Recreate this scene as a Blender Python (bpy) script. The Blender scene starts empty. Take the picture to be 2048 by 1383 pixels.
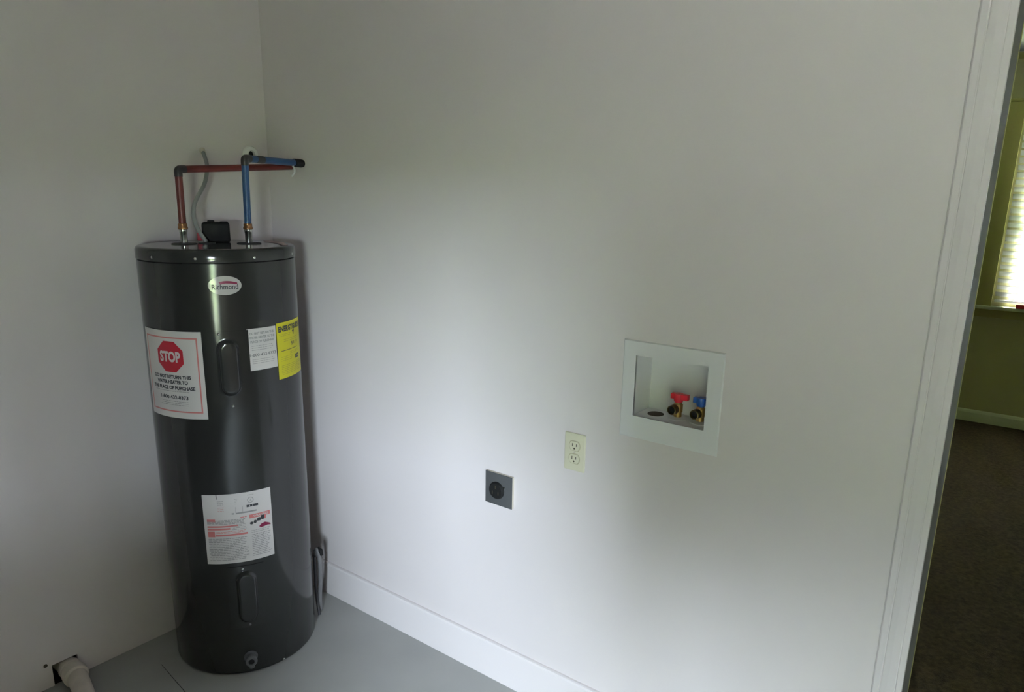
import bpy, bmesh, math, random
from mathutils import Vector, Matrix
random.seed(4)
PI = math.pi
scn = bpy.context.scene
COL = scn.collection

# ------------------------------------------------------------------ camera
IMG_W, IMG_H = 2048, 1383
FPX, YAW, PITCH, ROLL = 1433.93, .6445, .2435, .0176
CAM = Vector((2.4286, -1.6819, 1.6013))
PPX, PPY = 1024.0, 691.5 + 55.13
_f = Vector((-math.sin(YAW)*math.cos(PITCH), math.cos(YAW)*math.cos(PITCH), -math.sin(PITCH)))
_r = Vector((math.cos(YAW), math.sin(YAW), 0)); _u = _r.cross(_f)
RGT = math.cos(ROLL)*_r + math.sin(ROLL)*_u
UPV = -math.sin(ROLL)*_r + math.cos(ROLL)*_u
cd = bpy.data.cameras.new('camera'); cam = bpy.data.objects.new('camera', cd); COL.objects.link(cam)
cd.sensor_width = 36; cd.lens = FPX/IMG_W*36; cd.shift_y = 55.13/IMG_W; cd.clip_start = .02; cd.clip_end = 300
cam.matrix_world = Matrix(((RGT.x, UPV.x, -_f.x, CAM.x), (RGT.y, UPV.y, -_f.y, CAM.y), (RGT.z, UPV.z, -_f.z, CAM.z), (0, 0, 0, 1)))
scn.camera = cam

# ------------------------------------------------------------------ overcast sky, exposure
vs = scn.view_settings
vs.view_transform = 'Standard'; vs.look = 'None'; vs.gamma = 1; vs.use_curve_mapping = False
vs.exposure = 0.23
SKY = 114.0
SUN = 265.0
w = bpy.data.worlds.new('overcast_sky'); scn.world = w; w.use_nodes = True
bg = w.node_tree.nodes['Background']; bg.inputs['Color'].default_value = (.82, .92, 1.08, 1); bg.inputs['Strength'].default_value = SKY
WIN2 = (2.64, 3.30, .62, 1.64)          # opening behind the camera: x0, x1, z0, z1 on the back wall
BACK_Y = -2.6
pl = bpy.data.lights.new('daylight_portal', 'AREA'); pl.shape = 'RECTANGLE'; pl.size = WIN2[1]-WIN2[0]; pl.size_y = WIN2[3]-WIN2[2]
pl.cycles.is_portal = True
po = bpy.data.objects.new('daylight_portal', pl); COL.objects.link(po)
po.location = ((WIN2[0]+WIN2[1])/2, BACK_Y-.135, (WIN2[2]+WIN2[3])/2); po.rotation_euler = (PI/2, 0, 0)

sd = bpy.data.lights.new('sun', 'SUN'); sd.energy = SUN; sd.angle = math.radians(.6); sd.color = (1, .95, .86)
so = bpy.data.objects.new('sun', sd); COL.objects.link(so); so.location = (8, 12, 14)
so.rotation_euler = Vector((.5, .62, .95)).to_track_quat('Z', 'Y').to_euler()      # high behind the house, over the far room

def plane_pt(px, py, ax, v):
    d = RGT*((px-PPX)/FPX) - UPV*((py-PPY)/FPX) + _f
    return CAM + d*((v-CAM[ax])/d[ax])

# ------------------------------------------------------------------ materials
def mat(name, col, rough=.5, metal=0., bump=0., bscale=200., spec=.5, var=0., vscale=4., trans=0., detail=3):
    m = bpy.data.materials.new(name); m.use_nodes = True
    nt = m.node_tree; b = nt.nodes['Principled BSDF']
    b.inputs['Base Color'].default_value = (*col, 1); b.inputs['Roughness'].default_value = rough
    b.inputs['Metallic'].default_value = metal; b.inputs['Specular IOR Level'].default_value = spec
    tc = nt.nodes.new('ShaderNodeTexCoord')
    if var > 0:
        n = nt.nodes.new('ShaderNodeTexNoise'); n.inputs['Scale'].default_value = vscale; n.inputs['Detail'].default_value = detail
        nt.links.new(tc.outputs['Object'], n.inputs['Vector'])
        r = nt.nodes.new('ShaderNodeValToRGB')
        r.color_ramp.elements[0].position = .3; r.color_ramp.elements[1].position = .7
        r.color_ramp.elements[0].color = (*[c*(1-var) for c in col], 1)
        r.color_ramp.elements[1].color = (*[min(1, c*(1+var)) for c in col], 1)
        nt.links.new(n.outputs['Fac'], r.inputs['Fac']); nt.links.new(r.outputs['Color'], b.inputs['Base Color'])
    if bump > 0:
        n = nt.nodes.new('ShaderNodeTexNoise'); n.inputs['Scale'].default_value = bscale; n.inputs['Detail'].default_value = 4
        nt.links.new(tc.outputs['Object'], n.inputs['Vector'])
        bp = nt.nodes.new('ShaderNodeBump'); bp.inputs['Strength'].default_value = bump; bp.inputs['Distance'].default_value = .003
        nt.links.new(n.outputs['Fac'], bp.inputs['Height']); nt.links.new(bp.outputs['Normal'], b.inputs['Normal'])
    if trans > 0:
        t = nt.nodes.new('ShaderNodeBsdfTranslucent'); t.inputs['Color'].default_value = (*col, 1)
        mx = nt.nodes.new('ShaderNodeMixShader'); mx.inputs['Fac'].default_value = trans
        nt.links.new(b.outputs['BSDF'], mx.inputs[1]); nt.links.new(t.outputs['BSDF'], mx.inputs[2])
        nt.links.new(mx.outputs['Shader'], nt.nodes['Material Output'].inputs['Surface'])
    return m
M = {}
M['wall'] = mat('white_wall_paint', (.745, .69, .685), .65, bump=.08, bscale=260, var=.012, vscale=2.2)
M['trim'] = mat('white_trim_paint', (.785, .735, .735), .7, bump=.03, bscale=60, spec=.2)
M['jamb'] = mat('shaded_white_jamb', (.20, .195, .185), 1.0, bump=.03, spec=.08)  # white jamb; its shade is put into this dark grey
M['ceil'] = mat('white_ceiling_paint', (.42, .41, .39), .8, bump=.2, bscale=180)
M['floor'] = mat('grey_painted_concrete', (.40, .405, .39), .5, bump=.12, bscale=45, var=.06, vscale=3)
M['absorber'] = mat('dark_bounce_absorber', (.15, .105, .07), .5, bump=.1, bscale=30, var=.15, vscale=6)  # invented dark finish for the unseen walls, added to cut bounced light
M['crack'] = mat('dark_floor_joint', (.05, .045, .04), .9, bump=.2)
M['tank'] = mat('grey_tank_enamel', (.023, .0235, .022), .14, bump=.02, bscale=30)
M['lid'] = mat('grey_lid_enamel', (.028, .029, .027), .12, bump=.02, bscale=30)
M['paper'] = mat('white_label_paper', (.56, .53, .51), .45, bump=.02)
M['paper2'] = mat('glossy_white_badge', (.46, .44, .42), .07, bump=.01)
M['yellow'] = mat('yellow_label_paper', (.58, .53, .006), .45, bump=.02)
M['red'] = mat('red_print', (.42, .015, .03), .45, bump=.01)
M['redl'] = mat('light_red_print', (.55, .17, .16), .45, bump=.01)
M['ink'] = mat('black_print', (.035, .035, .04), .5, bump=.01)
M['inkl'] = mat('grey_print', (.27, .26, .255), .5, bump=.01)
M['yink'] = mat('olive_fine_print', (.36, .32, .03), .5, bump=.01)
M['maroon'] = mat('maroon_print', (.20, .01, .05), .3, bump=.01)
M['steel'] = mat('galvanised_steel', (.62, .64, .60), .22, 1.0, bump=.05)
M['copper'] = mat('copper_crimp', (.36, .19, .09), .35, 1.0, bump=.05)
M['brass'] = mat('brass_body', (.60, .40, .15), .32, 1.0, bump=.05)
M['dbrass'] = mat('tarnished_brass', (.20, .15, .07), .35, 1.0, bump=.05)
M['pexr'] = mat('red_plastic_tube', (.115, .016, .012), .42, bump=.03)
M['pexb'] = mat('blue_plastic_tube', (.022, .075, .20), .42, bump=.03)
M['dfit'] = mat('dark_pipe_fitting', (.03, .027, .029), .45, bump=.05)
M['black'] = mat('black_plastic', (.0035, .0035, .0035), .75, bump=.15, bscale=80)
M['dgrey'] = mat('dark_grey_plastic', (.095, .098, .10), .38, bump=.08, bscale=120)
M['pad'] = mat('dark_gasket', (.035, .036, .034), .7, bump=.2)
M['cable'] = mat('grey_cable_sheath', (.30, .31, .30), .45, bump=.1, bscale=120)
M['hose'] = mat('grey_hose', (.20, .195, .20), .5, bump=.1)
M['hosed'] = mat('dark_hose', (.045, .043, .05), .5, bump=.1)
M['ivory'] = mat('ivory_plastic', (.72, .69, .53), .35, bump=.01)
M['beige'] = mat('beige_plastic', (.62, .57, .47), .4, bump=.01)
M['pink'] = mat('pale_pink_paper', (.50, .36, .34), .5, bump=.02)
M['gap'] = mat('ivory_shadow_line', (.50, .46, .30), .5, bump=.01)
M['slot'] = mat('dark_slot', (.06, .05, .03), .7, bump=.02)
M['gloss'] = mat('bright_white_enamel', (.93, .92, .90), .25, bump=.01)
M['boxw'] = mat('white_box_plastic', (.80, .79, .80), .35, bump=.01)
M['hred'] = mat('red_handle_plastic', (.62, .02, .035), .35, bump=.02)
M['hblue'] = mat('blue_handle_plastic', (.02, .10, .42), .35, bump=.02)
M['cavity'] = mat('painted_hole_shade', (.035, .028, .022), .95, bump=.3)
M['hole'] = mat('dark_cavity', (.10, .075, .055), .9, bump=.3)
M['pvc'] = mat('aged_cream_pvc', (.70, .63, .56), .5, bump=.06, bscale=40, var=.12, vscale=14)
M['olive'] = mat('olive_wall_paint', (.44, .41, .225), .7, bump=.08, bscale=260, var=.02)
M['olivet'] = mat('olive_trim_paint', (.42, .385, .16), .85, bump=.03, spec=.15)
M['sage'] = mat('pale_sage_trim_paint', (.56, .58, .42), .4, bump=.03)
M['carpet'] = mat('dark_brown_carpet', (.068, .050, .034), .95, bump=1.0, bscale=330, var=.35, vscale=60, spec=.1, detail=6)
M['blind'] = mat('white_vinyl_slat', (.80, .81, .81), .5, bump=.02, trans=.15)
M['grass'] = mat('lawn_grass', (.09, .125, .034), .9, bump=.8, bscale=30, var=.3, vscale=8)
M['leaf'] = mat('tree_foliage', (.06, .072, .034), .8, bump=1, bscale=6, var=.4, vscale=3)
M['bark'] = mat('tree_bark', (.10, .075, .05), .9, bump=.6, bscale=12, var=.3)
M['bounce'] = mat('grey_reflector', (.52, .50, .475), .85, bump=.3, bscale=30, var=.08)
M['siding'] = mat('grey_siding', (.33, .33, .31), .7, bump=.05)
M['shingle'] = mat('dark_roof_shingle', (.07, .065, .06), .9, bump=.5, bscale=40, var=.2)
def glass():
    m = bpy.data.materials.new('window_glass'); m.use_nodes = True; nt = m.node_tree; nt.nodes.clear()
    o = nt.nodes.new('ShaderNodeOutputMaterial'); t = nt.nodes.new('ShaderNodeBsdfTransparent'); g = nt.nodes.new('ShaderNodeBsdfGlossy')
    g.inputs['Roughness'].default_value = .02; t.inputs['Color'].default_value = (.95, .97, .95, 1)
    mx = nt.nodes.new('ShaderNodeMixShader'); mx.inputs[0].default_value = .04; nt.links.new(t.outputs[0], mx.inputs[1]); nt.links.new(g.outputs[0], mx.inputs[2])
    nt.links.new(mx.outputs[0], o.inputs[0]); return m
M['glass'] = glass()

# ------------------------------------------------------------------ builders
class MB:
    def __init__(s): s.v = []; s.f = []
    def add(s, vs_, fs_):
        n = len(s.v); s.v += [tuple(p) for p in vs_]; s.f += [tuple(i+n for i in f) for f in fs_]; return s
    def box(s, x0, x1, y0, y1, z0, z1):
        return s.add([(x0, y0, z0), (x1, y0, z0), (x1, y1, z0), (x0, y1, z0), (x0, y0, z1), (x1, y0, z1), (x1, y1, z1), (x0, y1, z1)],
                     [(0, 3, 2, 1), (4, 5, 6, 7), (0, 1, 5, 4), (1, 2, 6, 5), (2, 3, 7, 6), (3, 0, 4, 7)])
    def tube(s, pts, r, n=14, cap=True):
        pts = [Vector(p) for p in pts]; k = len(pts); rs = r if isinstance(r, (list, tuple)) else [r]*k
        T = [(pts[min(i+1, k-1)]-pts[max(i-1, 0)]).normalized() for i in range(k)]
        a = Vector((0, 0, 1)) if abs(T[0].z) < .9 else Vector((1, 0, 0))
        N = (a - T[0]*a.dot(T[0])).normalized(); V = []
        for i in range(k):
            N = (N - T[i]*N.dot(T[i])).normalized(); B = T[i].cross(N)
            for j in range(n):
                t = 2*PI*j/n; V.append(pts[i] + (N*math.cos(t)+B*math.sin(t))*rs[i])
        F = [(i*n+j, i*n+(j+1) % n, (i+1)*n+(j+1) % n, (i+1)*n+j) for i in range(k-1) for j in range(n)]
        if cap: F += [tuple(range(n))[::-1], tuple(range((k-1)*n, k*n))]
        return s.add(V, F)
    def lathe(s, prof, c=(0, 0, 0), n=32, axis=(0, 0, 1)):
        ax = Vector(axis).normalized(); a = Vector((1, 0, 0)) if abs(ax.x) < .9 else Vector((0, 1, 0))
        X = (a-ax*a.dot(ax)).normalized(); Y = ax.cross(X); c = Vector(c); V = []
        for r, h in prof:
            for j in range(n):
                t = 2*PI*j/n; V.append(c+ax*h+(X*math.cos(t)+Y*math.sin(t))*max(r, 1e-5))
        k = len(prof)
        F = [(i*n+j, i*n+(j+1) % n, (i+1)*n+(j+1) % n, (i+1)*n+j) for i in range(k-1) for j in range(n)]
        return s.add(V, F)
    def extrude(s, poly, z0, z1):            # poly: (x, y) list
        n = len(poly)
        return s.add([(x, y, z0) for x, y in poly]+[(x, y, z1) for x, y in poly],
                     [tuple(range(n))[::-1], tuple(range(n, 2*n))]+[(i, (i+1) % n, n+(i+1) % n, n+i) for i in range(n)])
    def build(s, name, m, parent=None, smooth=False, bevel=0., seg=2, at=None, angle=40):
        me = bpy.data.meshes.new(name); vv = s.v
        if at is not None: vv = [(x-at[0], y-at[1], z-at[2]) for x, y, z in vv]
        me.from_pydata(vv, [], s.f); me.update()
        bm = bmesh.new(); bm.from_mesh(me)
        bmesh.ops.recalc_face_normals(bm, faces=bm.faces)
        if bevel > 0:
            bmesh.ops.bevel(bm, geom=[e for e in bm.edges if len(e.link_faces) == 2 and e.calc_face_angle(0) > .6], offset=bevel, segments=seg, affect='EDGES', profile=.5)
        bm.to_mesh(me); bm.free()
        me.materials.append(m)
        if smooth or bevel > 0:
            for p in me.polygons: p.use_smooth = True
            try: me.set_sharp_from_angle(angle=math.radians(angle))
            except Exception: pass
        o = bpy.data.objects.new(name, me); COL.objects.link(o)
        if at is not None: o.location = at
        if parent is not None: o.parent = parent
        return o
def tag(o, label=None, cat=None, group=None, kind=None):
    if label: o['label'] = label
    if cat: o['category'] = cat
    if group: o['group'] = group
    if kind: o['kind'] = kind
    return o
def empty(name, loc=(0, 0, 0)):
    o = bpy.data.objects.new(name, None); COL.objects.link(o); o.location = loc; o.empty_display_size = .05; return o
class Thing:
    """root Empty at the thing's base; parts are given in world coordinates"""
    def __init__(s, name, loc, label, cat, group=None, kind=None):
        s.o = empty(name, loc); s.loc = Vector(loc); tag(s.o, label, cat, group, kind)
    def part(s, name, mb, m, parent=None, **k):
        o = mb.build(name, m, **k)
        for v in o.data.vertices: v.co -= s.loc
        o.parent = parent or s.o; return o
def struct(name, mb, m, **k): return tag(mb.build(name, m, **k), kind='structure')
def bez(pts, n=6):
    """Catmull-Rom through points"""
    P = [Vector(p) for p in pts]; P = [P[0]*2-P[1]]+P+[P[-1]*2-P[-2]]; out = []
    for i in range(1, len(P)-2):
        for j in range(n):
            t = j/n; a, b, c, d = P[i-1:i+3]
            out.append(.5*((2*b)+(c-a)*t+(2*a-5*b+4*c-d)*t*t+(3*b-a-3*c+d)*t**3))
    return out+[P[-2]]

# ------------------------------------------------------------------ setting: laundry room
DX0, DX1, DH = 2.298, 3.11, 2.05          # doorway
OX0, OX1, OZ0, OZ1 = 1.5755, 1.7787, 1.0293, 1.1977     # washer box opening
WT, RX, CH = .150, 3.62, 2.44
NE = (-.12, RX+.12)
b = MB()
b.box(NE[0], OX0, 0, WT, 0, CH); b.box(OX0, OX1, 0, WT, 0, OZ0); b.box(OX0, OX1, 0, WT, OZ1, CH)
b.box(OX0, OX1, .105, WT, OZ0, OZ1); b.box(OX1, DX0-.018, 0, WT, 0, CH)
b.box(DX0-.018, DX1+.018, 0, WT, DH+.018, CH); b.box(DX1+.018, NE[1], 0, WT, 0, CH)
struct('wall_right', b, M['wall'])
HY0, HY1, HZ = -.9415, -.864, .076         # hole for the drain pipe in the left wall
b = MB()
b.box(-.12, 0, HY1, 0, 0, CH); b.box(-.12, 0, HY0, HY1, HZ, CH); b.box(-.12, 0, BACK_Y, HY0, 0, CH); b.box(-.12, -.10, HY0, HY1, 0, HZ)
wl = struct('wall_left', b, M['wall'])
b = MB(); e = .002; x0, x1 = -.099, -.004          # dark sheets painting the shade inside the hole
b.add([(x0, HY0+e, .001), (x0, HY1-e, .001), (x0, HY1-e, HZ-e), (x0, HY0+e, HZ-e), (x1, HY0+e, .001), (x1, HY1-e, .001), (x1, HY1-e, HZ-e), (x1, HY0+e, HZ-e)],
      [(0, 1, 2, 3), (0, 4, 5, 1), (1, 5, 6, 2), (2, 6, 7, 3), (3, 7, 4, 0)])
b.build('hole_shade', M['cavity'], wl)
b = MB(); y0, y1 = BACK_Y-.13, BACK_Y
b.box(NE[0], WIN2[0], y0, y1, 0, CH); b.box(WIN2[1], NE[1], y0, y1, 0, CH); b.box(WIN2[0], WIN2[1], y0, y1, 0, WIN2[2]); b.box(WIN2[0], WIN2[1], y0, y1, WIN2[3], CH)
struct('wall_back', b, M['absorber'])
struct('wall_side', MB().box(RX, RX+.12, BACK_Y, 0, 0, CH), M['absorber'])
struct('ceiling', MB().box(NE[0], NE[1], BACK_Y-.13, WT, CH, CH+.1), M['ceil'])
# floor slab with one narrow joint
JX0, JX1, JY = .165, .90, -.669
b = MB(); zf = -.12
sl = (-.6914+.6685)/(.367-.1759)
def jy(x): return JY+sl*(x-.176)
for poly in ([(NE[0], WT*.0+.0), (NE[0], jy(JX0)), (JX0, jy(JX0)), (JX1, jy(JX1)), (NE[1], jy(JX1)), (NE[1], 0)],
             [(NE[0], jy(JX0)), (NE[0], BACK_Y-.13), (NE[1], BACK_Y-.13), (NE[1], jy(JX1)), (JX1, jy(JX1)), (JX1, jy(JX1)-.0045), (JX0, jy(JX0)-.002), (JX0, jy(JX0))]):
    b.extrude(poly, zf, 0)
fl = struct('floor', b, M['floor'])
MB().extrude([(JX0, jy(JX0)-.002), (JX1, jy(JX1)-.0045), (JX1, jy(JX1)), (JX0, jy(JX0))], zf, -.0006).build('floor_joint', M['crack'], fl)
# threshold under the doorway belongs to the floor slab
MB().box(DX0-.018, DX1+.018, 0, WT*.55, zf, 0).build('threshold', M['floor'], fl)

# baseboard, right wall: flat board with a rounded top
bh = .138
prof = [(0, 0), (-.014, 0), (-.014, bh-.008), (-.011, bh-.002), (-.006, bh), (0, bh)]
b = MB(); n = len(prof)
for x in (.0, 2.237): b.v += [(x, y, z) for y, z in prof]
b.f += [(i, (i+1) % n, n+(i+1) % n, n+i) for i in range(n)]+[tuple(range(n)), tuple(range(n, 2*n))[::-1]]
struct('baseboard_right', b, M['trim'])
# door casing: moulded profile (x, y)
cp = [(2.2365, 0), (2.2365, -.003), (2.2400, -.0065), (2.2515, -.0085), (2.2525, -.0076), (2.2545, -.0076), (2.2555, -.0092), (2.268, -.013), (2.283, -.0155),
      (2.284, -.0149), (2.2855, -.0149), (2.2865, -.0162), (2.2985, -.0175), (2.2985, 0)]
def casing(flip, m, name, far=False):
    b = MB(); P = cp
    if far: P = [(x, WT-y) for x, y in P]
    if flip: P = [(DX0+DX1-x, y) for x, y in P]
    return b.extrude(P, 0, DH+.06).build(name, m)
tag(casing(False, M['trim'], 'trim_1'), kind='structure')
tag(casing(True, M['trim'], 'trim_2'), kind='structure')
struct('trim_3', MB().box(DX0, DX1, -.0175, 0, DH, DH+.06), M['trim'], bevel=.003)
tag(casing(False, M['olivet'], 'trim_4', True), kind='structure')
tag(casing(True, M['olivet'], 'trim_5', True), kind='structure')
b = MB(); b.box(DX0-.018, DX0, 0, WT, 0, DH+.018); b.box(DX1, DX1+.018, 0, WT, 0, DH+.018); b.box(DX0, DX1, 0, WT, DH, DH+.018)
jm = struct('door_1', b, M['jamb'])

# window behind the camera
x0, x1, z0, z1 = WIN2
def frame_boxes(x0, x1, z0, z1, y0, y1, t):
    b = MB(); b.box(x0, x0+t, y0, y1, z0, z1); b.box(x1-t, x1, y0, y1, z0, z1); b.box(x0+t, x1-t, y0, y1, z0, z0+t); b.box(x0+t, x1-t, y0, y1, z1-t, z1); return b
w2 = struct('window_2', frame_boxes(x0, x1, z0, z1, BACK_Y-.10, BACK_Y-.05, .03), M['trim'])
MB().box(x0+.03, x1-.03, BACK_Y-.077, BACK_Y-.073, z0+.03, z1-.03).build('pane', M['glass'], w2)
frame_boxes(x0-.06, x1+.06, z0-.06, z1+.06, BACK_Y, BACK_Y+.015, .06).build('window_casing', M['trim'], w2)
MB().box(x0-.08, x1+.08, BACK_Y, BACK_Y+.05, z0-.02, z0).build('window_sill', M['trim'], w2)

# ------------------------------------------------------------------ setting: the carpeted room beyond the doorway
FY = 4.55; FX0, FX1, FCH = -.6, 5.2, 2.60
GX0, GX1, GZ0, GZ1 = 2.19, 3.35, .93, 2.20       # glass opening
struct('carpet', MB().box(FX0, FX1, WT*.55, FY, -.10, .008), M['carpet'])
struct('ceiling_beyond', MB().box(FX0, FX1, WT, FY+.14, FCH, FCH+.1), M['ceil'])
b = MB(); b.box(FX0, GX0, FY, FY+.14, 0, FCH); b.box(GX1, FX1, FY, FY+.14, 0, FCH); b.box(GX0, GX1, FY, FY+.14, 0, GZ0); b.box(GX0, GX1, FY, FY+.14, GZ1, FCH)
struct('wall_far', b, M['olive'])
struct('wall_far_left', MB().box(FX0-.1, FX0, WT, FY, 0, FCH), M['olive'])
struct('wall_far_right', MB().box(FX1, FX1+.1, WT, FY, 0, FCH), M['olive'])
# this room's side of the partition
b = MB(); b.box(FX0, DX0-.0625, WT, WT+.004, 0, FCH); b.box(DX1+.0625, FX1, WT, WT+.004, 0, FCH); b.box(DX0-.0625, DX1+.0625, WT, WT+.004, DH+.06, FCH)
struct('wall_partition', b, M['olive'])
b = MB()
for zz, yy in ((0, 0),): pass
prof = [(0, 0), (-.013, 0), (-.013, .070), (-.009, .084), (-.004, .092), (0, .092)]; n = len(prof)
for x in (FX0, FX1): b.v += [(x, FY+y, z+.005) for y, z in prof]
b.f += [(i, (i+1) % n, n+(i+1) % n, n+i) for i in range(n)]+[tuple(range(n)), tuple(range(n, 2*n))[::-1]]
struct('baseboard_far', b, M['sage'])
struct('ceiling_shadow_strip', MB().box(FX0, FX1, FY-.02, FY, FCH-.045, FCH), M['olivet'], bevel=.006)  # added cornice strip standing in for the shadow under the ceiling
# window in the far wall: sash and pane in the opening, flat casing boards, stool and apron
b = frame_boxes(GX0, GX1, GZ0, GZ1, FY+.05, FY+.09, .035)
b.box(GX0+.035, GX1-.035, FY+.05, FY+.09, 1.54, 1.575)
wn = struct('window_1', b, M['sage'])
MB().box(GX0+.035, GX1-.035, FY+.066, FY+.070, GZ0+.035, GZ1-.035).build('pane', M['glass'], wn)
b = MB(); b.box(1.992, 2.085, FY-.024, FY, .885, 2.28); b.box(3.455, 3.548, FY-.024, FY, .885, 2.28)
b.box(2.085, 3.455, FY-.024, FY, 2.215, 2.28); b.build('window_casing', M['olivet'], wn, bevel=.002)
MB().box(1.985, 3.555, FY-.032, FY, 2.28, 2.30).build('head_cap', M['olivet'], wn, bevel=.003)
MB().box(1.955, 3.585, FY-.065, FY+.05, .862, .885).build('window_sill', M['sage'], wn, bevel=.005)
MB().box(1.992, 3.548, FY-.018, FY, .80, .862).build('apron', M['olivet'], wn, bevel=.002)
# blind
t = Thing('window_blind', (2.77, FY-.02, .885), 'white horizontal slat blind hanging in the far room window', 'blind')
t.part('head_rail', MB().box(2.10, 3.44, FY-.045, FY-.004, 2.175, 2.213), M['blind'], bevel=.004)
t.part('bottom_rail', MB().box(2.10, 3.44, FY-.044, FY-.012, .918, .934), M['blind'], bevel=.004)
sm = MB(); ang = math.radians(-44); wd = .046; pr = []
for k in range(5):
    q = (k/4-.5); y = q*wd; z = .004*(1-(2*q)**2)
    pr.append((y*math.cos(ang)-z*math.sin(ang), y*math.sin(ang)+z*math.cos(ang)))
pr = pr+[(y-.0008*math.sin(ang), z+.0008*math.cos(ang)-.0022) for y, z in reversed(pr)]; n = len(pr)
for x in (-.67, .67): sm.v += [(x, y, z) for y, z in pr]
sm.f += [(i, (i+1) % n, n+(i+1) % n, n+i) for i in range(n)]+[tuple(range(n)), tuple(range(n, 2*n))[::-1]]
s0 = sm.build('slat', M['blind'], t.o, smooth=True); s0.location = (0, -.008, .975-.885)
for k in range(1, 25):
    c = s0.copy(); COL.objects.link(c); c.parent = t.o; c.location = (0, -.008, .975-.885+k*.0485)
for x in (2.32, 3.22):
    t.part('ladder_cord', MB().tube([(x, FY-.058, .93), (x, FY-.058, 2.18)], .0012, 6), M['blind'])
# small red box on the sill
t = Thing('red_box', (2.30, FY-.02, .885), 'small red box standing on the far window sill', 'box')
t.part('carton', MB().box(2.235, 2.365, FY-.064, FY-.048, .885, .910), M['hred'], bevel=.002)
t.part('lid_flap', MB().box(2.234, 2.366, FY-.065, FY-.047, .910, .913), M['hred'])

# ------------------------------------------------------------------ outdoors
struct('ground', MB().box(-40, 60, -60, BACK_Y-.13, -.5, -.25).box(-40, 60, FY+.14, 60, -.5, -.25), M['grass'])
struct('reflector', MB().box(-7.0, 7.0, -9.6, BACK_Y-.13, -.25, -.2), M['bounce'])  # added unseen paving, bounces neutral daylight onto the upper right wall
def tree(x, y, h, r, label, group='added trees shaping the daylight'):
    t = Thing('added_tree', (x, y, -.25), label, 'tree', group)
    t.part('trunk', MB().tube([(x, y, -.25), (x+.1, y, h*.3), (x, y+.1, h*.6)], [.22, .17, .1], 10), M['bark'], smooth=True)
    b = MB(); rnd = random.Random(int(h*100+x*7))
    bm = bmesh.new(); bmesh.ops.create_icosphere(bm, subdivisions=3, radius=1)
    base = [v.co.copy() for v in bm.verts]; fs = [tuple(v.index for v in f.verts) for f in bm.faces]; bm.free()
    for k in range(13):
        a = k*2*PI/6; rr = r*.45 if k < 12 else 0; zc = (h*.33 if k < 6 else h*.62)+rnd.uniform(-.04, .06)*h if k < 12 else h-r*.55
        q = r*rnd.uniform(.5, .62); ph = rnd.uniform(0, 6)
        b.add([Vector((x+rr*math.cos(a), y+rr*math.sin(a), zc))+c*q*(1+.13*math.sin(7*c.x+ph)*math.sin(6*c.y+ph)*math.cos(8*c.z)) for c in base], fs)
    t.part('canopy', b, M['leaf'], smooth=True)

# ------------------------------------------------------------------ water heater
TX, TY, TR, TH = .2440, -.3785, .2395, 1.4315
heater = Thing('water_heater', (TX, TY, 0), 'tall dark grey cylindrical water heater with stickers in the corner', 'water heater')
b = MB(); b.lathe([(0, .0), (TR-.010, .0), (TR-.003, .004), (TR, .012), (TR, .4), (TR, .8), (TR, 1.2), (TR, 1.389), (TR-.004, 1.392), (TR-.004, 1.398)], (TX, TY, 0), 96)
heater.part('tank_body', b, M['tank'], smooth=True, angle=50)
b = MB(); b.lathe([(TR-.003, 1.3935), (TR+.0015, 1.3935), (TR+.002, 1.396), (TR+.0015, 1.420), (TR-.001, 1.4265), (TR-.006, 1.4300), (TR-.012, TH), (TR-.03, TH-.001), (.12, TH+.001), (0, TH+.0015)], (TX, TY, 0), 96)
lid = heater.part('lid', b, M['lid'], smooth=True, angle=60)
def cy(az, z, r=TR):
    a = math.radians(az); return Vector((TX+r*math.cos(a), TY+r*math.sin(a), z))
def patch(b, a0, a1, z0, z1, off, n=14, thick=0):
    V = []
    for i in range(n+1):
        a = a0+(a1-a0)*i/n
        V += [cy(a, z0, TR+off), cy(a, z1, TR+off)]
    b.add(V, [(2*i, 2*i+2, 2*i+3, 2*i+1) for i in range(n)])
    return b
def sheet(a0, a1, z0, z1, off, n=18, t=.0004):
    """a label: thin curved slab on the tank"""
    b = MB(); V = []
    for i in range(n+1):
        a = a0+(a1-a0)*i/n
        V += [cy(a, z0, TR+off), cy(a, z1, TR+off), cy(a, z1, TR+off-t), cy(a, z0, TR+off-t)]
    F = []
    for i in range(n):
        for j in range(4): F.append((4*i+j, 4*i+(j+1) % 4, 4*i+4+(j+1) % 4, 4*i+4+j))
    F += [(0, 1, 2, 3), (4*n, 4*n+1, 4*n+2, 4*n+3)]
    return b.add(V, F)
_dg = None
def text2d(s, width=None, height=None, bold=0.0):
    cu = bpy.data.curves.new('t', 'FONT'); cu.body = s; cu.size = 1; cu.offset = bold; cu.resolution_u = 3
    o = bpy.data.objects.new('t', cu); COL.objects.link(o)
    dg = bpy.context.evaluated_depsgraph_get()
    me = bpy.data.meshes.new_from_object(o.evaluated_get(dg))
    V = [(v.co.x, v.co.y) for v in me.vertices]; F = [tuple(p.vertices) for p in me.polygons]
    bpy.data.objects.remove(o); bpy.data.curves.remove(cu); bpy.data.meshes.remove(me)
    xs = [v[0] for v in V]; ys = [v[1] for v in V]; x0, x1, y0, y1 = min(xs), max(xs), min(ys), max(ys)
    sx = width/(x1-x0); sy = height/(y1-y0)
    return [((x-(x0+x1)/2)*sx, (y-(y0+y1)/2)*sy) for x, y in V], F
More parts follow.
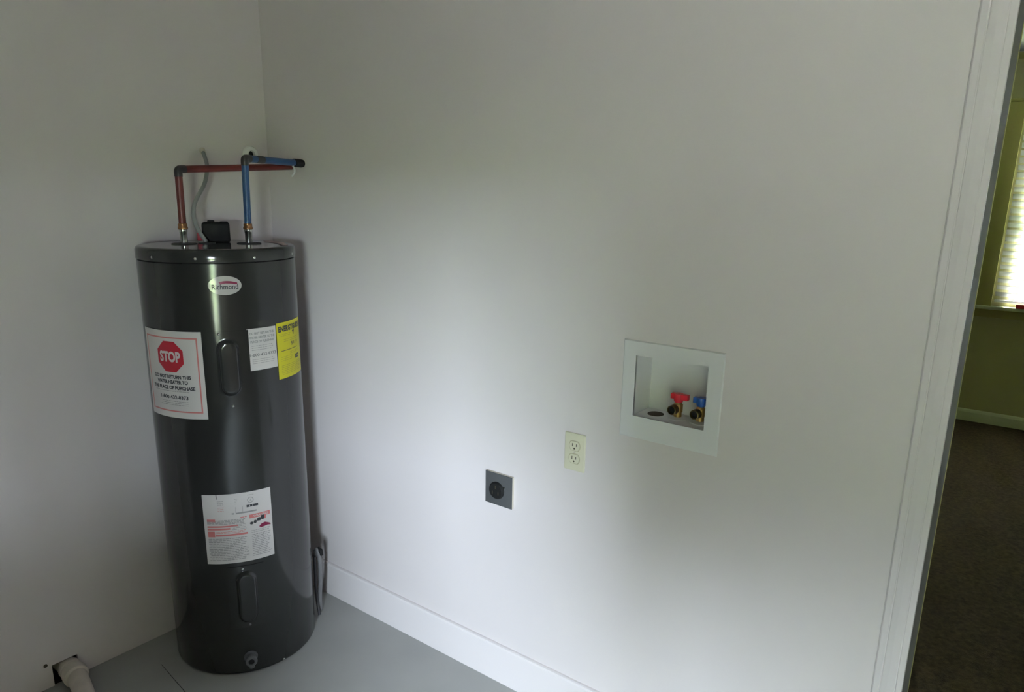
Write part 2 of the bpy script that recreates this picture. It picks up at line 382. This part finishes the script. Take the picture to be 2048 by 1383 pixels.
class Label:
    """flat print laid on a tank label; u to the right, v up, metres from the label's top left corner (v negative)"""
    def __init__(s, a0, a1, z0, z1, off): s.a0, s.a1, s.z0, s.z1, s.off = a0, a1, z0, z1, off; s.W = math.radians(a1-a0)*TR; s.H = z1-z0; s.k = {}
    def p(s, u, v, e=0): return cy(s.a0+math.degrees(u/TR), s.z1+v, TR+s.off+.0004+e)
    def mb(s, key): return s.k.setdefault(key, MB())
    def text(s, key, st, uc, vc, w, h, bold=.0, e=0):
        V, F = text2d(st, w, h, bold); s.mb(key).add([s.p(uc+x, vc+y, e) for x, y in V], F)
    def rect(s, key, u0, u1, v0, v1, e=0, skew=0):
        n = max(1, int((u1-u0)/.012)); V = []
        for i in range(n+1):
            u = u0+(u1-u0)*i/n; V += [s.p(u, v0, e), s.p(u, v1, e)]
        s.mb(key).add(V, [(2*i, 2*i+2, 2*i+3, 2*i+1) for i in range(n)])
    def poly(s, key, pts, e=0):
        us = sorted({round(q[0], 6) for q in pts}); n = len(pts); cols = []
        us = sorted(set(us+[us[0]+(us[-1]-us[0])*i/14 for i in range(15)]))
        for u in us:
            vv = []
            for i in range(n):
                (a, va), (c, vc) = pts[i], pts[(i+1) % n]
                if abs(a-c) < 1e-9:
                    if abs(u-a) < 1e-6: vv += [va, vc]
                elif min(a, c)-1e-6 <= u <= max(a, c)+1e-6: vv.append(va+(vc-va)*(u-a)/(c-a))
            cols.append((u, min(vv), max(vv)))
        V = []
        for u, lo, hi in cols: V += [s.p(u, lo, e), s.p(u, hi, e)]
        s.mb(key).add(V, [(2*i, 2*i+2, 2*i+3, 2*i+1) for i in range(len(cols)-1)])
    def fine(s, key, u0, u1, v, h=.0016, gap=.0045, lines=3, rnd=None):
        rnd = rnd or random.Random(7)
        for k in range(lines):
            u = u0+(0 if rnd.random() < .7 else .004); e = u1-rnd.uniform(0, .18)*(u1-u0)
            while u < e-.003:
                wl = rnd.uniform(.005, .016); s.rect(key, u, min(e, u+wl), v-k*gap-h, v-k*gap); u += wl+.0018
    def build(s, parent, names):
        for key, mb in s.k.items(): tag(heater.part(names.get(key, 'print'), mb, M[key], parent=parent), kind='stuff')

# access panels with a raised oblong bulge
def bulge(a0, a1, z0, z1, ba, bw, bz0, bz1, h=.013, e=.0022):
    nu, nv = 40, 60; V = []
    r = bw
    for i in range(nu+1):
        a = a0+(a1-a0)*i/nu
        for j in range(nv+1):
            z = z0+(z1-z0)*j/nv; u = math.radians(a-ba)*TR
            cz = min(max(z, bz0+r), bz1-r); d = math.hypot(u, z-cz)-r     # signed distance to the oblong
            q = min(max((-d)/.011, 0), 1); q = q*q*(3-2*q)
            V.append(cy(a, z, TR+e+h*q))
    b = MB(); b.add(V, [(i*(nv+1)+j, (i+1)*(nv+1)+j, (i+1)*(nv+1)+j+1, i*(nv+1)+j+1) for i in range(nu) for j in range(nv)])
    # rim down to the tank
    ring = [(i, 0) for i in range(nu+1)]+[(nu, j) for j in range(1, nv+1)]+[(i, nv) for i in range(nu-1, -1, -1)]+[(0, j) for j in range(nv-1, 0, -1)]
    W = []
    for i, j in ring:
        a = a0+(a1-a0)*i/nu; z = z0+(z1-z0)*j/nv; W += [cy(a, z, TR+e), cy(a, z, TR-.0005)]
    n = len(ring); b.add(W, [(2*i, 2*((i+1) % n), 2*((i+1) % n)+1, 2*i+1) for i in range(n)])
    return b
ap = heater.part('access_panel', bulge(-44.5, -14.6, .944, 1.187, -29.3, .0315, .984, 1.162), M['tank'], smooth=True)
ap2 = heater.part('access_panel', bulge(-43.5, -15.5, .178, .404, -29.5, .0325, .196, .386), M['tank'], smooth=True)
def screw(az, z, r=.0042, off=.003, parent=None, m='steel'):
    c = cy(az, z, TR+off-.002); d = (cy(az, z, 1)-Vector((TX, TY, z))).normalized()
    b = MB(); b.lathe([(r, 0), (r, .0015), (r*.7, .0028), (0, .0032)], c, 10, d)
    heater.part('screw', b, M[m], parent=parent, smooth=True)
screw(-35, 1.179, parent=ap); screw(-29, .951, parent=ap); screw(-31.5, .394, parent=ap2); screw(-29.2, .187, parent=ap2, m='dgrey')
for az in (-80, -46, -6, 36, 85): screw(az, 1.405, parent=lid)
screw(-4.4, .011)

# STOP sticker
def sticker(name, a0, a1, z0, z1, m='paper', off=.0009):
    return heater.part(name, sheet(a0, a1, z0, z1, off), M[m], smooth=True), Label(a0, a1, z0, z1, off)
st, L = sticker('stop_sticker', -100, -46.6, .9135, 1.1875, off=.0036)
st['label'] = 'white sticker with a red octagon reading STOP'
i1, i2, tk = .013, .019, .0042
L.rect('redl', i1, L.W-i1, -i2-tk, -i2); L.rect('redl', i1, L.W-i1, -L.H+i2, -L.H+i2+tk)
L.rect('redl', i1, i1+tk, -L.H+i2, -i2); L.rect('redl', L.W-i1-tk, L.W-i1, -L.H+i2, -i2)
uc, vc, ro = .1165, -.0800, .0515
L.poly('red', [(uc+ro*math.cos(PI/8+k*PI/4), vc+ro*math.sin(PI/8+k*PI/4)) for k in range(8)])
L.text('paper', 'STOP', uc, vc, .076, .034, .045, e=.0003)
for s, v, wd in (('DO NOT RETURN THIS', .1430, .140), ('WATER HEATER TO', .1595, .118), ('THE PLACE OF PURCHASE', .1775, .160)):
    L.text('ink', s, .1125, -v, wd, .0118, .045)
L.text('ink', '1-800-432-8373', .1165, -.2075, .104, .0118, .03)
L.fine('inkl', .062, .170, -.2200, lines=3, gap=.0058)
L.fine('inkl', .040, .180, -.188, lines=1)
L.build(st, {'redl': 'border', 'red': 'octagon', 'paper': 'stop_lettering', 'ink': 'lettering', 'inkl': 'fine_print'})
# small white sticker
st, L = sticker('return_notice_sticker', -15.6, 8.0, 1.056, 1.1885)
st['label'] = 'small white sticker with a telephone number'
for s, v, wd in (('DO NOT RETURN THIS', .0155, .082), ('WATER HEATER TO THE', .0285, .086), ('PLACE OF PURCHASE', .0415, .080)):
    L.text('inkl', s, L.W/2, -v, wd, .0078, .045)
L.fine('inkl', .012, .086, -.054, lines=3, gap=.0065, h=.0014)
L.text('ink', '1-800-432-8373', L.W/2, -.0835, .088, .0090, .0)
L.fine('inkl', .012, .088, -.097, lines=3, gap=.0062, h=.0014)
L.build(st, {'ink': 'telephone_lettering', 'inkl': 'lettering'})
# yellow energy sticker
st, L = sticker('energy_sticker', 8.8, 45.6, 1.010, 1.1935, 'yellow', .0012)
st['label'] = 'yellow energy label with black heading'
L.text('ink', 'ENERGYGUIDE', L.W/2-.003, -.021, .134, .0195, .05)
L.poly('ink', [(.083, -.0405), (.091, -.0405), (.091, -.036), (.096, -.036), (.087, -.031), (.078, -.036), (.083, -.036)][::-1])
L.rect('ink', .0845, .0895, -.047, -.040)
L.fine('yink', .010, .070, -.038, lines=2, gap=.005); L.fine('yink', .03, .125, -.056, lines=2, gap=.006)
L.text('ink', '$419', .092, -.0755, .046, .0135, .0)
L.rect('ink', .016, .112, -.0935, -.0915)
L.fine('yink', .06, .125, -.101, lines=2, gap=.005)
L.rect('ink', .092, .122, -.130, -.116); L.rect('yellow', .0985, .1035, -.126, -.120, e=.0003); L.rect('yellow', .110, .115, -.126, -.120, e=.0003)
L.fine('yink', .014, .082, -.112, lines=3, gap=.006); L.fine('yink', .014, .14, -.140, lines=6, gap=.0058)
L.build(st, {'ink': 'lettering', 'yink': 'fine_print', 'yellow': 'figures'})
# oval maker badge
b = MB(); A, B, hw, hh = -28.0, 1.3255, .0470, .0285; V = []; N = 40
for rr in (1, .66, .33):
    for k in range(N): V.append(cy(A+math.degrees(hw*rr*math.cos(2*PI*k/N)/TR), B+hh*rr*math.sin(2*PI*k/N), TR+.0016))
V.append(cy(A, B, TR+.0016)); F = [(i*N+k, i*N+(k+1) % N, (i+1)*N+(k+1) % N, (i+1)*N+k) for i in range(2) for k in range(N)]+[(2*N+k, 2*N+(k+1) % N, 3*N) for k in range(N)]
n0 = len(V)
for k in range(N): V.append(cy(A+math.degrees(hw*math.cos(2*PI*k/N)/TR), B+hh*math.sin(2*PI*k/N), TR-.0002))
F += [(k, (k+1) % N, n0+(k+1) % N, n0+k) for k in range(N)]
b.add(V, F); badge = heater.part('oval_badge', b, M['paper2'], smooth=True); badge['label'] = 'glossy white oval badge reading Richmond'
L = Label(A-math.degrees(hw/TR), A+math.degrees(hw/TR), B-hh, B+hh, .0014)
L.text('ink', 'Richmond', .0470, -.0325, .074, .0155, .02)
sw = [(.030+.052*i/12, -.0205+.0055*math.sin(PI*min(1, .15+i/12*.85))) for i in range(13)]
L.poly('maroon', sw+[(.082, -.0265), (.066, -.0235), (.048, -.0225), (.034, -.0255)])
L.build(badge, {'ink': 'lettering', 'maroon': 'swoosh'})
# rating and warning label
st, L = sticker('warning_sticker', -57.1, -6.1, .4190, .6605)
st['label'] = 'white rating and warning sticker with red bands'
L.rect('ink', .044, .0465, -.015, 0)
L.fine('inkl', .046, .066, -.022, lines=3, gap=.006); L.fine('redl', .046, .066, -.044, lines=3, gap=.006)
L.fine('inkl', .098, .108, -.018, lines=4, gap=.0055)
for u in (.100, .121): L.rect('inkl', u, u+.0012, -.068, -.046)
c = (.147, -.028)
for rr in (.0100,):
    L.k.setdefault('inkl', MB()); ring = [(c[0]+rr*math.cos(k*PI/12), c[1]+rr*math.sin(k*PI/12)) for k in range(24)]; inn = [(c[0]+rr*.80*math.cos(k*PI/12), c[1]+rr*.80*math.sin(k*PI/12)) for k in range(24)]
    L.mb('inkl').add([L.p(*q) for q in ring+inn], [(k, (k+1) % 24, 24+(k+1) % 24, 24+k) for k in range(24)])
L.text('inkl', 'UL', c[0], c[1], .008, .008, .02)
L.fine('inkl', .138, .160, -.010, lines=1)
L.rect('ink', .134, .170, -.052, -.044); L.rect('paper', .142, .1445, -.051, -.045, e=.0003); L.rect('paper', .152, .1535, -.051, -.045, e=.0003)
L.rect('inkl', .101, .164, -.0705, -.0655); L.rect('inkl', .088, .095, -.0705, -.0655)
L.rect('redl', .140, .207, -.0925, -.0795); L.text('paper', 'WARNING', .176, -.086, .048, .0075, .02, e=.0003)
L.rect('redl', .010, .036, -.093, -.084); L.fine('redl', .112, .136, -.082, lines=1, h=.003)
L.fine('inkl', .010, .130, -.088, lines=4, gap=.0042, h=.0026)
L.rect('redl', .010, .104, -.113, -.1075); L.rect('redl', .010, .080, -.122, -.116); L.rect('redl', .010, .032, -.146, -.126)
L.rect('redl', .034, .132, -.144, -.1375); L.fine('redl', .036, .130, -.128, lines=2, gap=.0045)
L.fine('inkl', .084, .132, -.106, lines=4, gap=.0055)
for (u, v, r1, r2) in ((.146, -.110, .006, .005), (.157, -.107, .005, .006), (.170, -.101, .008, .006), (.182, -.096, .007, .009)):
    L.poly('ink', [(u+r1*math.cos(k*PI/5), v+r2*math.sin(k*PI/5)) for k in range(10)])
L.rect('ink', .158, .166, -.106, -.103)
L.poly('redl', [(.186, -.104), (.192, -.104), (.194, -.090), (.188, -.088)][::-1])
L.poly('maroon', [(.168, -.127), (.176, -.119), (.188, -.116), (.196, -.120), (.205, -.125), (.207, -.131), (.196, -.129), (.184, -.131), (.174, -.132)][::-1])
L.fine('inkl', .142, .205, -.136, lines=2, gap=.006)
L.fine('inkl', .010, .132, -.152, lines=14, gap=.0058, h=.0024); L.fine('inkl', .143, .206, -.150, lines=13, gap=.0062, h=.0022)
L.build(st, {'ink': 'drawings', 'inkl': 'fine_print', 'redl': 'red_bands', 'paper': 'reversed_lettering', 'maroon': 'maroon_drawing'})
# drain valve at the foot
d = Vector((math.cos(math.radians(-30.5)), math.sin(math.radians(-30.5)), 0)); c = cy(-30.5, .064, TR-.001)
b = MB(); b.lathe([(.022, 0), (.022, .004), (.0145, .006), (.0145, .020), (.019, .021), (.0195, .030), (.017, .033), (.010, .034), (.010, .030)], c, 20, d)
b.tube([c+d*.018+Vector((0, 0, 0)), c+d*.018+Vector((0, 0, -.030))], [.0105, .0095], 14)
dv = heater.part('drain_valve', b, M['dgrey'], smooth=True)
b = MB(); b.lathe([(.0095, .0305), (0, .0306)], c, 16, d); heater.part('valve_bore', b, M['black'], parent=dv)
# nipples and gaskets on the lid, pipe centres 0.195 m apart
ea = math.radians(59.2); RED = Vector((TX-.0975*math.cos(ea), TY-.0975*math.sin(ea), 0)); BLU = Vector((TX+.0975*math.cos(ea), TY+.0975*math.sin(ea), 0))
for c in (RED, BLU):
    b = MB(); b.lathe([(.038, TH+.0005), (.038, TH+.003), (.034, TH+.0045), (.0115, TH+.005)], c, 28); heater.part('pipe_gasket', b, M['pad'], smooth=True)
    b = MB(); b.lathe([(.0112, TH+.002), (.0112, TH+.036), (.0122, TH+.038), (.0122, TH+.046), (0, TH+.046)], c, 18); heater.part('nipple', b, M['steel'], smooth=True)
# black boxy fitting with a red tab
c = Vector((.172, -.335, TH)); fx = Vector((.52, .854, 0)).normalized(); fy = Vector((-fx.y, fx.x, 0))
def obox(b, c, u0, u1, v0, v1, z0, z1):
    V = [c+fx*u+fy*v+Vector((0, 0, z)) for z in (z0, z1) for u, v in ((u0, v0), (u1, v0), (u1, v1), (u0, v1))]
    return b.add(V, [(0, 3, 2, 1), (4, 5, 6, 7), (0, 1, 5, 4), (1, 2, 6, 5), (2, 3, 7, 6), (3, 0, 4, 7)])
b = MB(); obox(b, c, -.044, .042, -.028, .028, .001, .066)
rv = heater.part('top_fitting', b, M['black'], bevel=.008, seg=3); rv['label'] = 'black boxy fitting on top with a red tab'
b = MB(); obox(b, c, -.026, -.004, -.014, .014, .064, .073); obox(b, c, .012, .038, -.020, .020, .064, .0685)
heater.part('cap_ridge', b, M['black'], parent=rv, bevel=.003)
b = MB(); obox(b, c, -.060, -.040, -.010, .008, .006, .034); heater.part('red_tab', b, M['red'], parent=rv, bevel=.003)
# entry boss for the cable, and the pale label lying on the lid
b = MB(); b.lathe([(.026, TH), (.026, TH+.004), (.010, TH+.006), (0, TH+.006)], (.207, -.392, 0), 20); heater.part('cable_entry', b, M['pad'], smooth=True)
V = [(.205, -.165), (.300, -.170), (.420, -.235), (.430, -.262), (.335, -.215), (.235, -.200)]
b = MB(); b.extrude(V, TH+.0006, TH+.0014); o = heater.part('lid_label', b, M['pink']); o['label'] = 'pale pink paper label lying on the lid'

# ------------------------------------------------------------------ pipes above the heater
def pipe(name, label, base, top, end, m, ring_m):
    t = Thing(name, (base.x, base.y, TH+.046), label, 'pipe')
    d = (end-top).normalized(); up = (top-Vector((base.x, base.y, TH+.06))).normalized()
    t.part('riser', MB().tube([(base.x, base.y, TH+.046), top-up*.019], .0112, 18), m, smooth=True)
    b = MB(); b.lathe([(.0122, 0), (.0152, .002), (.0152, .008), (.0136, .010), (.0136, .018), (.0118, .020)], (base.x, base.y, TH+.046), 18); t.part('crimp_ring', b, M['copper'], smooth=True)
    pts = [top-up*.022, top-up*.007, top-up*.002+d*.002, top+d*.007, top+d*.024]
    t.part('elbow', MB().tube(bez(pts, 5), .0124, 16), M['dfit'], smooth=True)
    t.part('run', MB().tube([top+d*.020, end], .0112, 18), m, smooth=True)
    return t, d
RT = Vector((RED.x+.003, RED.y, 1.662)); BT = Vector((BLU.x+.008, BLU.y, 1.7015))
p1, d1 = pipe('hot_water_pipe', 'red plastic pipe bent from the heater top to the wall', RED, RT, plane_pt(583, 333, 1, 0), M['pexr'], None)
e2 = Vector((.207, 0, 1.699))
p2, d2 = pipe('cold_water_pipe', 'blue plastic pipe bent from the heater top to the wall', BLU, BT, e2, M['pexb'], None)
p2.part('end_sleeve', MB().tube([e2-d2*.052, e2-d2*.045, e2-d2*.010, e2], [.0135, .0142, .0142, .0125], 16), M['black'], smooth=True)
q = e2-d2*.062
p2.part('tape_wrap', MB().tube([BT+d2*.055, BT+d2*.090], .0120, 16), M['dfit'], smooth=True)
p2.part('wire_hook', MB().tube(bez([q+Vector((0, 0, -.009)), q+Vector((.010, 0, -.020)), q+Vector((.010, 0, -.034)), q+Vector((-.003, -.002, -.046))]), .0030, 8), M['boxw'], smooth=True)
# escutcheon round a hole in the left wall
ec = plane_pt(500, 309, 0, 0)
t = Thing('pipe_escutcheon', (0, ec.y, ec.z), 'white ring round a dark pipe hole on the left wall', 'escutcheon')
b = MB(); b.lathe([(.031, 0), (.031, .004), (.027, .010), (.014, .013), (.013, .001)], (0, ec.y, ec.z), 24, (1, 0, 0)); t.part('flange', b, M['gloss'], smooth=True)
b = MB(); b.lathe([(.0135, .0012), (0, .0012)], (0, ec.y, ec.z), 24, (1, 0, 0)); t.part('hole', b, M['black'])
# grey electrical cable
cp_ = [(404, 300, 0.0), (409, 312, .03), (414, 330, .06), (413, 350, .085), (408, 370, .105), (398, 388, .125), (390, 405, .14), (387, 425, .155), (391, 447, .17), (402, 468, .19), (413, 486, .205)]
pts = [plane_pt(x, y, 0, v) for x, y, v in cp_]; pts[-1].z = TH+.006
t = Thing('power_cable', pts[-1], 'grey curved electrical cable from the wall to the heater top', 'cable')
t.part('sheath', MB().tube(bez(pts, 6), .0066, 12), M['cable'], smooth=True)
t.part('wall_connector', MB().tube([Vector((0, pts[0].y, pts[0].z)), pts[0].lerp(pts[1], .45)], [.0105, .0088], 12), M['beige'], smooth=True)

# ------------------------------------------------------------------ hose behind the heater
t = Thing('hose_loop', (.357, -.141, 0), 'grey hose looped on the floor behind the water heater', 'hose')
fs_ = [plane_pt(x, y, 1, -.118) for x, y in ((629, 1112), (632, 1099), (637, 1104), (640, 1125), (641, 1160), (640, 1190))]
fs_ += [Vector((fs_[-1].x-.004, -.116, .0085))]
t.part('far_strand', MB().tube(bez(fs_), .0080, 12), M['hose'], smooth=True)
ns_ = [plane_pt(x, y, 1, -.134) for x, y in ((629, 1112), (630, 1140), (632, 1175), (635, 1205))]
ns_ += [Vector((.354, -.140, .0055))]
t.part('near_strand', MB().tube(bez(ns_), .0052, 12), M['hosed'], smooth=True)
t.part('end_fitting', MB().tube([plane_pt(x, y, 1, -.112) for x, y in ((636, 1094), (641, 1100), (643, 1110))], [.004, .009, .007], 12), M['black'], smooth=True)

# ------------------------------------------------------------------ washer outlet box
t = Thing('washer_outlet_box', (1.678, 0, .975), 'white recessed washing machine outlet box with red and blue valves', 'outlet box')
PX0, PX1, PZ0, PZ1 = 1.5385, 1.8175, .968, 1.2365
def ringplate(x0, x1, z0, z1, a0, a1, c0, c1, y0, y1):
    b = MB(); b.box(x0, a0, y0, y1, z0, z1); b.box(a1, x1, y0, y1, z0, z1); b.box(a0, a1, y0, y1, z0, c0); b.box(a0, a1, y0, y1, c1, z1); return b
# one ring plate with a sloped outer edge
b = MB(); o_ = [(PX0, PZ0), (PX1, PZ0), (PX1, PZ1), (PX0, PZ1)]; e = .003
m_ = [(PX0+e, PZ0+e), (PX1-e, PZ0+e), (PX1-e, PZ1-e), (PX0+e, PZ1-e)]; i_ = [(OX0+.001, OZ0+.001), (OX1-.001, OZ0+.001), (OX1-.001, OZ1-.001), (OX0+.001, OZ1-.001)]
V = [(x, 0, z) for x, z in o_]+[(x, -.0032, z) for x, z in m_]+[(x, -.0032, z) for x, z in i_]+[(x, .004, z) for x, z in i_]
b.add(V, [(4*k+i, 4*k+(i+1) % 4, 4*k+4+(i+1) % 4, 4*k+4+i) for k in range(3) for i in range(4)]); t.part('face_plate', b, M['boxw'])
BD = .096; u0, u1, v0, v1 = OX0+.001, OX1-.001, OZ0+.001, OZ1-.001
b = MB(); V = [(u0, 0, v0), (u1, 0, v0), (u1, 0, v1), (u0, 0, v1), (u0, BD, v0), (u1, BD, v0), (u1, BD, v1), (u0, BD, v1)]
b.add(V, [(0, 1, 5, 4), (1, 2, 6, 5), (2, 3, 7, 6), (3, 0, 4, 7), (4, 5, 6, 7)]); t.part('box_shell', b, M['boxw'])
b = MB(); b.lathe([(.022, .0), (.022, .001), (0, .001)], (1.619, .050, v0), 24); t.part('drain_knockout', b, M['hole'])
for nm, x, hm in (('shutoff_valve', 1.682, 'hred'), ('shutoff_valve', 1.745, 'hblue')):
    y = .050
    vb = MB(); vb.lathe([(.0105, .002), (.0105, .018), (.0125, .020), (.0125, .040), (.0095, .043), (.0080, .052), (0, .052)], (x, y, v0), 18)
    body = t.part(nm, vb, M['brass'], smooth=True); body['label'] = ('red' if hm == 'hred' else 'blue')+' handled brass shutoff valve'
    b = MB(); b.lathe([(.026, 0), (.026, .003), (.013, .0065), (.0105, .0065)], (x, y, v0), 24); t.part('flange', b, M['boxw'], parent=body, smooth=True)
    dr = Vector((-.10, -1, .0)).normalized()
    b = MB(); b.lathe([(.008, .004), (.0088, .016), (.0128, .017), (.0128, .034), (.0105, .035), (.0105, .028), (0, .028)], (x, y, v0+.030), 20, dr); t.part('hose_outlet', b, M['dbrass'], parent=body, smooth=True)
    b = MB(); b.lathe([(.0100, .0285), (0, .0290)], (x, y, v0+.030), 20, dr); t.part('outlet_bore', b, M['black'], parent=body)
    b = MB(); hz = v0+.046
    b.lathe([(.0105, 0), (.0125, .004), (.0130, .012), (.0115, .0235), (0, .0245)], (x, y, hz), 16)
    b.box(x-.020, x+.027, y-.0075, y+.0075, hz+.0085, hz+.0225); t.part('handle', b, M[hm], parent=body, smooth=True)

# ------------------------------------------------------------------ duplex outlet
ox, oz = 1.3647, .8268
t = Thing('wall_outlet', (ox+.035, 0, oz), 'ivory duplex wall outlet beside the washer box', 'outlet')
t.part('cover_plate', MB().box(ox, ox+.070, -.0055, 0, oz, oz+.114), M['ivory'], bevel=.003, seg=3)
for zc in (oz+.0375, oz+.0765):
    b = MB(); P = []
    for k in range(28):
        a = 2*PI*k/28; P.append((.0172*math.cos(a), max(-.0138, min(.0138, .0172*math.sin(a)))))
    n = len(P); V = [(ox+.035+x, -.0052, zc+z) for x, z in P]+[(ox+.035+x*.97, -.0078, zc+z*.97) for x, z in P]
    b.add(V, [tuple(range(n, 2*n))]+[(i, (i+1) % n, n+(i+1) % n, n+i) for i in range(n)])
    r_ = t.part('receptacle', b, M['ivory'])
    b = MB(); b.box(ox+.0275, ox+.0297, -.0081, -.0070, zc-.002, zc+.0075); b.box(ox+.0405, ox+.0425, -.0081, -.0070, zc-.001, zc+.0065)
    b.lathe([(.0027, .0070), (.0027, .0081), (0, .0081)], (ox+.035, 0, zc-.0075), 12, (0, -1, 0)); t.part('slots', b, M['slot'], parent=r_)
    # shadow gap round the receptacle is painted as a flat darker ring
    b = MB(); Q = [(x*1.13, z*1.13) for x, z in P]; V = [(ox+.035+x, -.0056, zc+z) for x, z in Q]+[(ox+.035+x, -.0056, zc+z) for x, z in P]
    b.add(V, [(i, (i+1) % n, n+(i+1) % n, n+i) for i in range(n)]); t.part('gap', b, M['gap'], parent=r_)
b = MB(); b.lathe([(.0032, .005), (.0032, .0062), (0, .0068)], (ox+.035, 0, oz+.057), 12, (0, -1, 0)); t.part('screw', b, M['beige'], smooth=True)

# ------------------------------------------------------------------ dryer outlet
ox, oz, s_ = 1.0742, .6418, .1065
t = Thing('dryer_outlet', (ox+s_/2, 0, oz), 'square dark grey dryer outlet low on the white wall', 'outlet')
t.part('lit_edge_plate', MB().box(ox, ox+s_, -.0085, 0, oz, oz+s_), M['beige'], bevel=.001)  # lighter layer; the lit side of the plate is put into its beige
t.part('cover_plate', MB().box(ox, ox+s_, -.0115, -.0086, oz, oz+s_), M['dgrey'], bevel=.001)
c = (ox+.0475, 0, oz+.0505)
b = MB(); b.lathe([(.0285, .0112), (.0285, .0145), (.0265, .0165), (.0262, .019), (.0245, .0205), (0, .0205)], c, 32, (0, -1, 0)); rc = t.part('receptacle', b, M['black'], smooth=True)
b = MB()
for a in (90, 210, 330):
    a = math.radians(a); cx, cz = c[0]+.013*math.cos(a), c[2]+.013*math.sin(a); b.box(cx-.0014, cx+.0014, -.0209, -.020, cz-.0055, cz+.0055)
t.part('slots', b, M['slot'], parent=rc)
b = MB(); b.lathe([(.0038, .0114), (.0038, .0125), (0, .0135)], (ox+.076, 0, oz+.066), 12, (0, -1, 0)); t.part('screw', b, M['steel'], smooth=True)

# ------------------------------------------------------------------ drain pipe through the left wall
t = Thing('drain_pipe', (.05, -.89, 0), 'cream plastic drain pipe elbow coming out of the left wall', 'pipe')
pz = .040; yc = -.893
pth = bez([(-.06, yc, pz), (.0, yc, pz), (.05, yc-.002, pz), (.10, yc-.009, pz-.004), (.20, yc-.033, pz-.008), (.36, yc-.078, pz-.009)], 6)
t.part('pipe_run', MB().tube(pth, .0300, 20), M['pvc'], smooth=True)
t.part('hub', MB().tube([(-.012, yc, pz), (.000, yc, pz), (.001, yc, pz), (.016, yc, pz), (.018, yc, pz)], [.0305, .0305, .0345, .0345, .031], 24), M['pvc'], smooth=True)
t.part('collar', MB().tube([(.036, yc-.001, pz), (.037, yc-.001, pz), (.066, yc-.004, pz-.001), (.070, yc-.004, pz-.001)], [.0305, .0375, .0375, .0305], 24), M['pvc'], smooth=True)
# small hole plug in the left wall
pc = plane_pt(91, 1331, 0, 0)
t = Thing('wall_screw', (0, pc.y, pc.z), 'tiny dark screw head low on the left wall', 'screw')
b = MB(); b.lathe([(.0062, 0), (.0062, .001), (.004, .0022), (0, .0024)], (0, pc.y, pc.z), 14, (1, 0, 0)); t.part('head', b, M['hole'], smooth=True)
t.part('slot', MB().box(.0023, .0027, pc.y-.004, pc.y+.004, pc.z-.0006, pc.z+.0006), M['slot'])

# ------------------------------------------------------------------ trees outside; those behind the camera are added to cut the skylight
tree(-6.2, -13.0, 11.0, 4.0, 'tallest added light-blocking tree outside beyond the driveway')
tree(3.1, -12.6, 8.6, 2.9, 'tall narrow added light-blocking tree outside beyond the driveway')
tree(8.95, -16.2, 5.9, 2.35, 'small added light-blocking tree outside beside the hedge')
tree(14.4, -9.9, 10.2, 2.9, 'broad added tree on the lawn, keeping skylight off the left wall')
tree(.2, 13.0, 8.5, 3.2, 'leafy tree outside the far room window', None)
def blocker(x0, x1, y, h, label):
    t = Thing('blocker', ((x0+x1)/2, y, -.25), label, 'blocker'); rnd = random.Random(3)
    nx, nz = int((x1-x0)*2), 6; V = []; F = []
    for s in (-1, 1):
        for i in range(nx+1):
            for j in range(nz+1):
                q = j/nz; V.append((x0+(x1-x0)*i/nx, y+s*(.6-.25*q*q+rnd.uniform(-.1, .1)), -.25+h*q+(rnd.uniform(-.15, .15) if j else 0)))
    n1 = (nx+1)*(nz+1); k = nz+1
    for o in (0, n1): F += [(o+i*k+j, o+(i+1)*k+j, o+(i+1)*k+j+1, o+i*k+j+1) for i in range(nx) for j in range(nz)]
    F += [(i*k+nz, (i+1)*k+nz, n1+(i+1)*k+nz, n1+i*k+nz) for i in range(nx)]
    t.part('foliage', MB().add(V, F), M['leaf'], smooth=True)
    for i in range(4):
        xx = x0+(x1-x0)*(i+.5)/4; t.part('stem', MB().tube([(xx, y, -.25), (xx+.05, y, h*.6)], [.06, .03], 6), M['bark'])
blocker(-30, 11, -19.6, 2.3, 'long added leafy hedge behind the trees outside')  # added and unseen, helps cut the low skylight
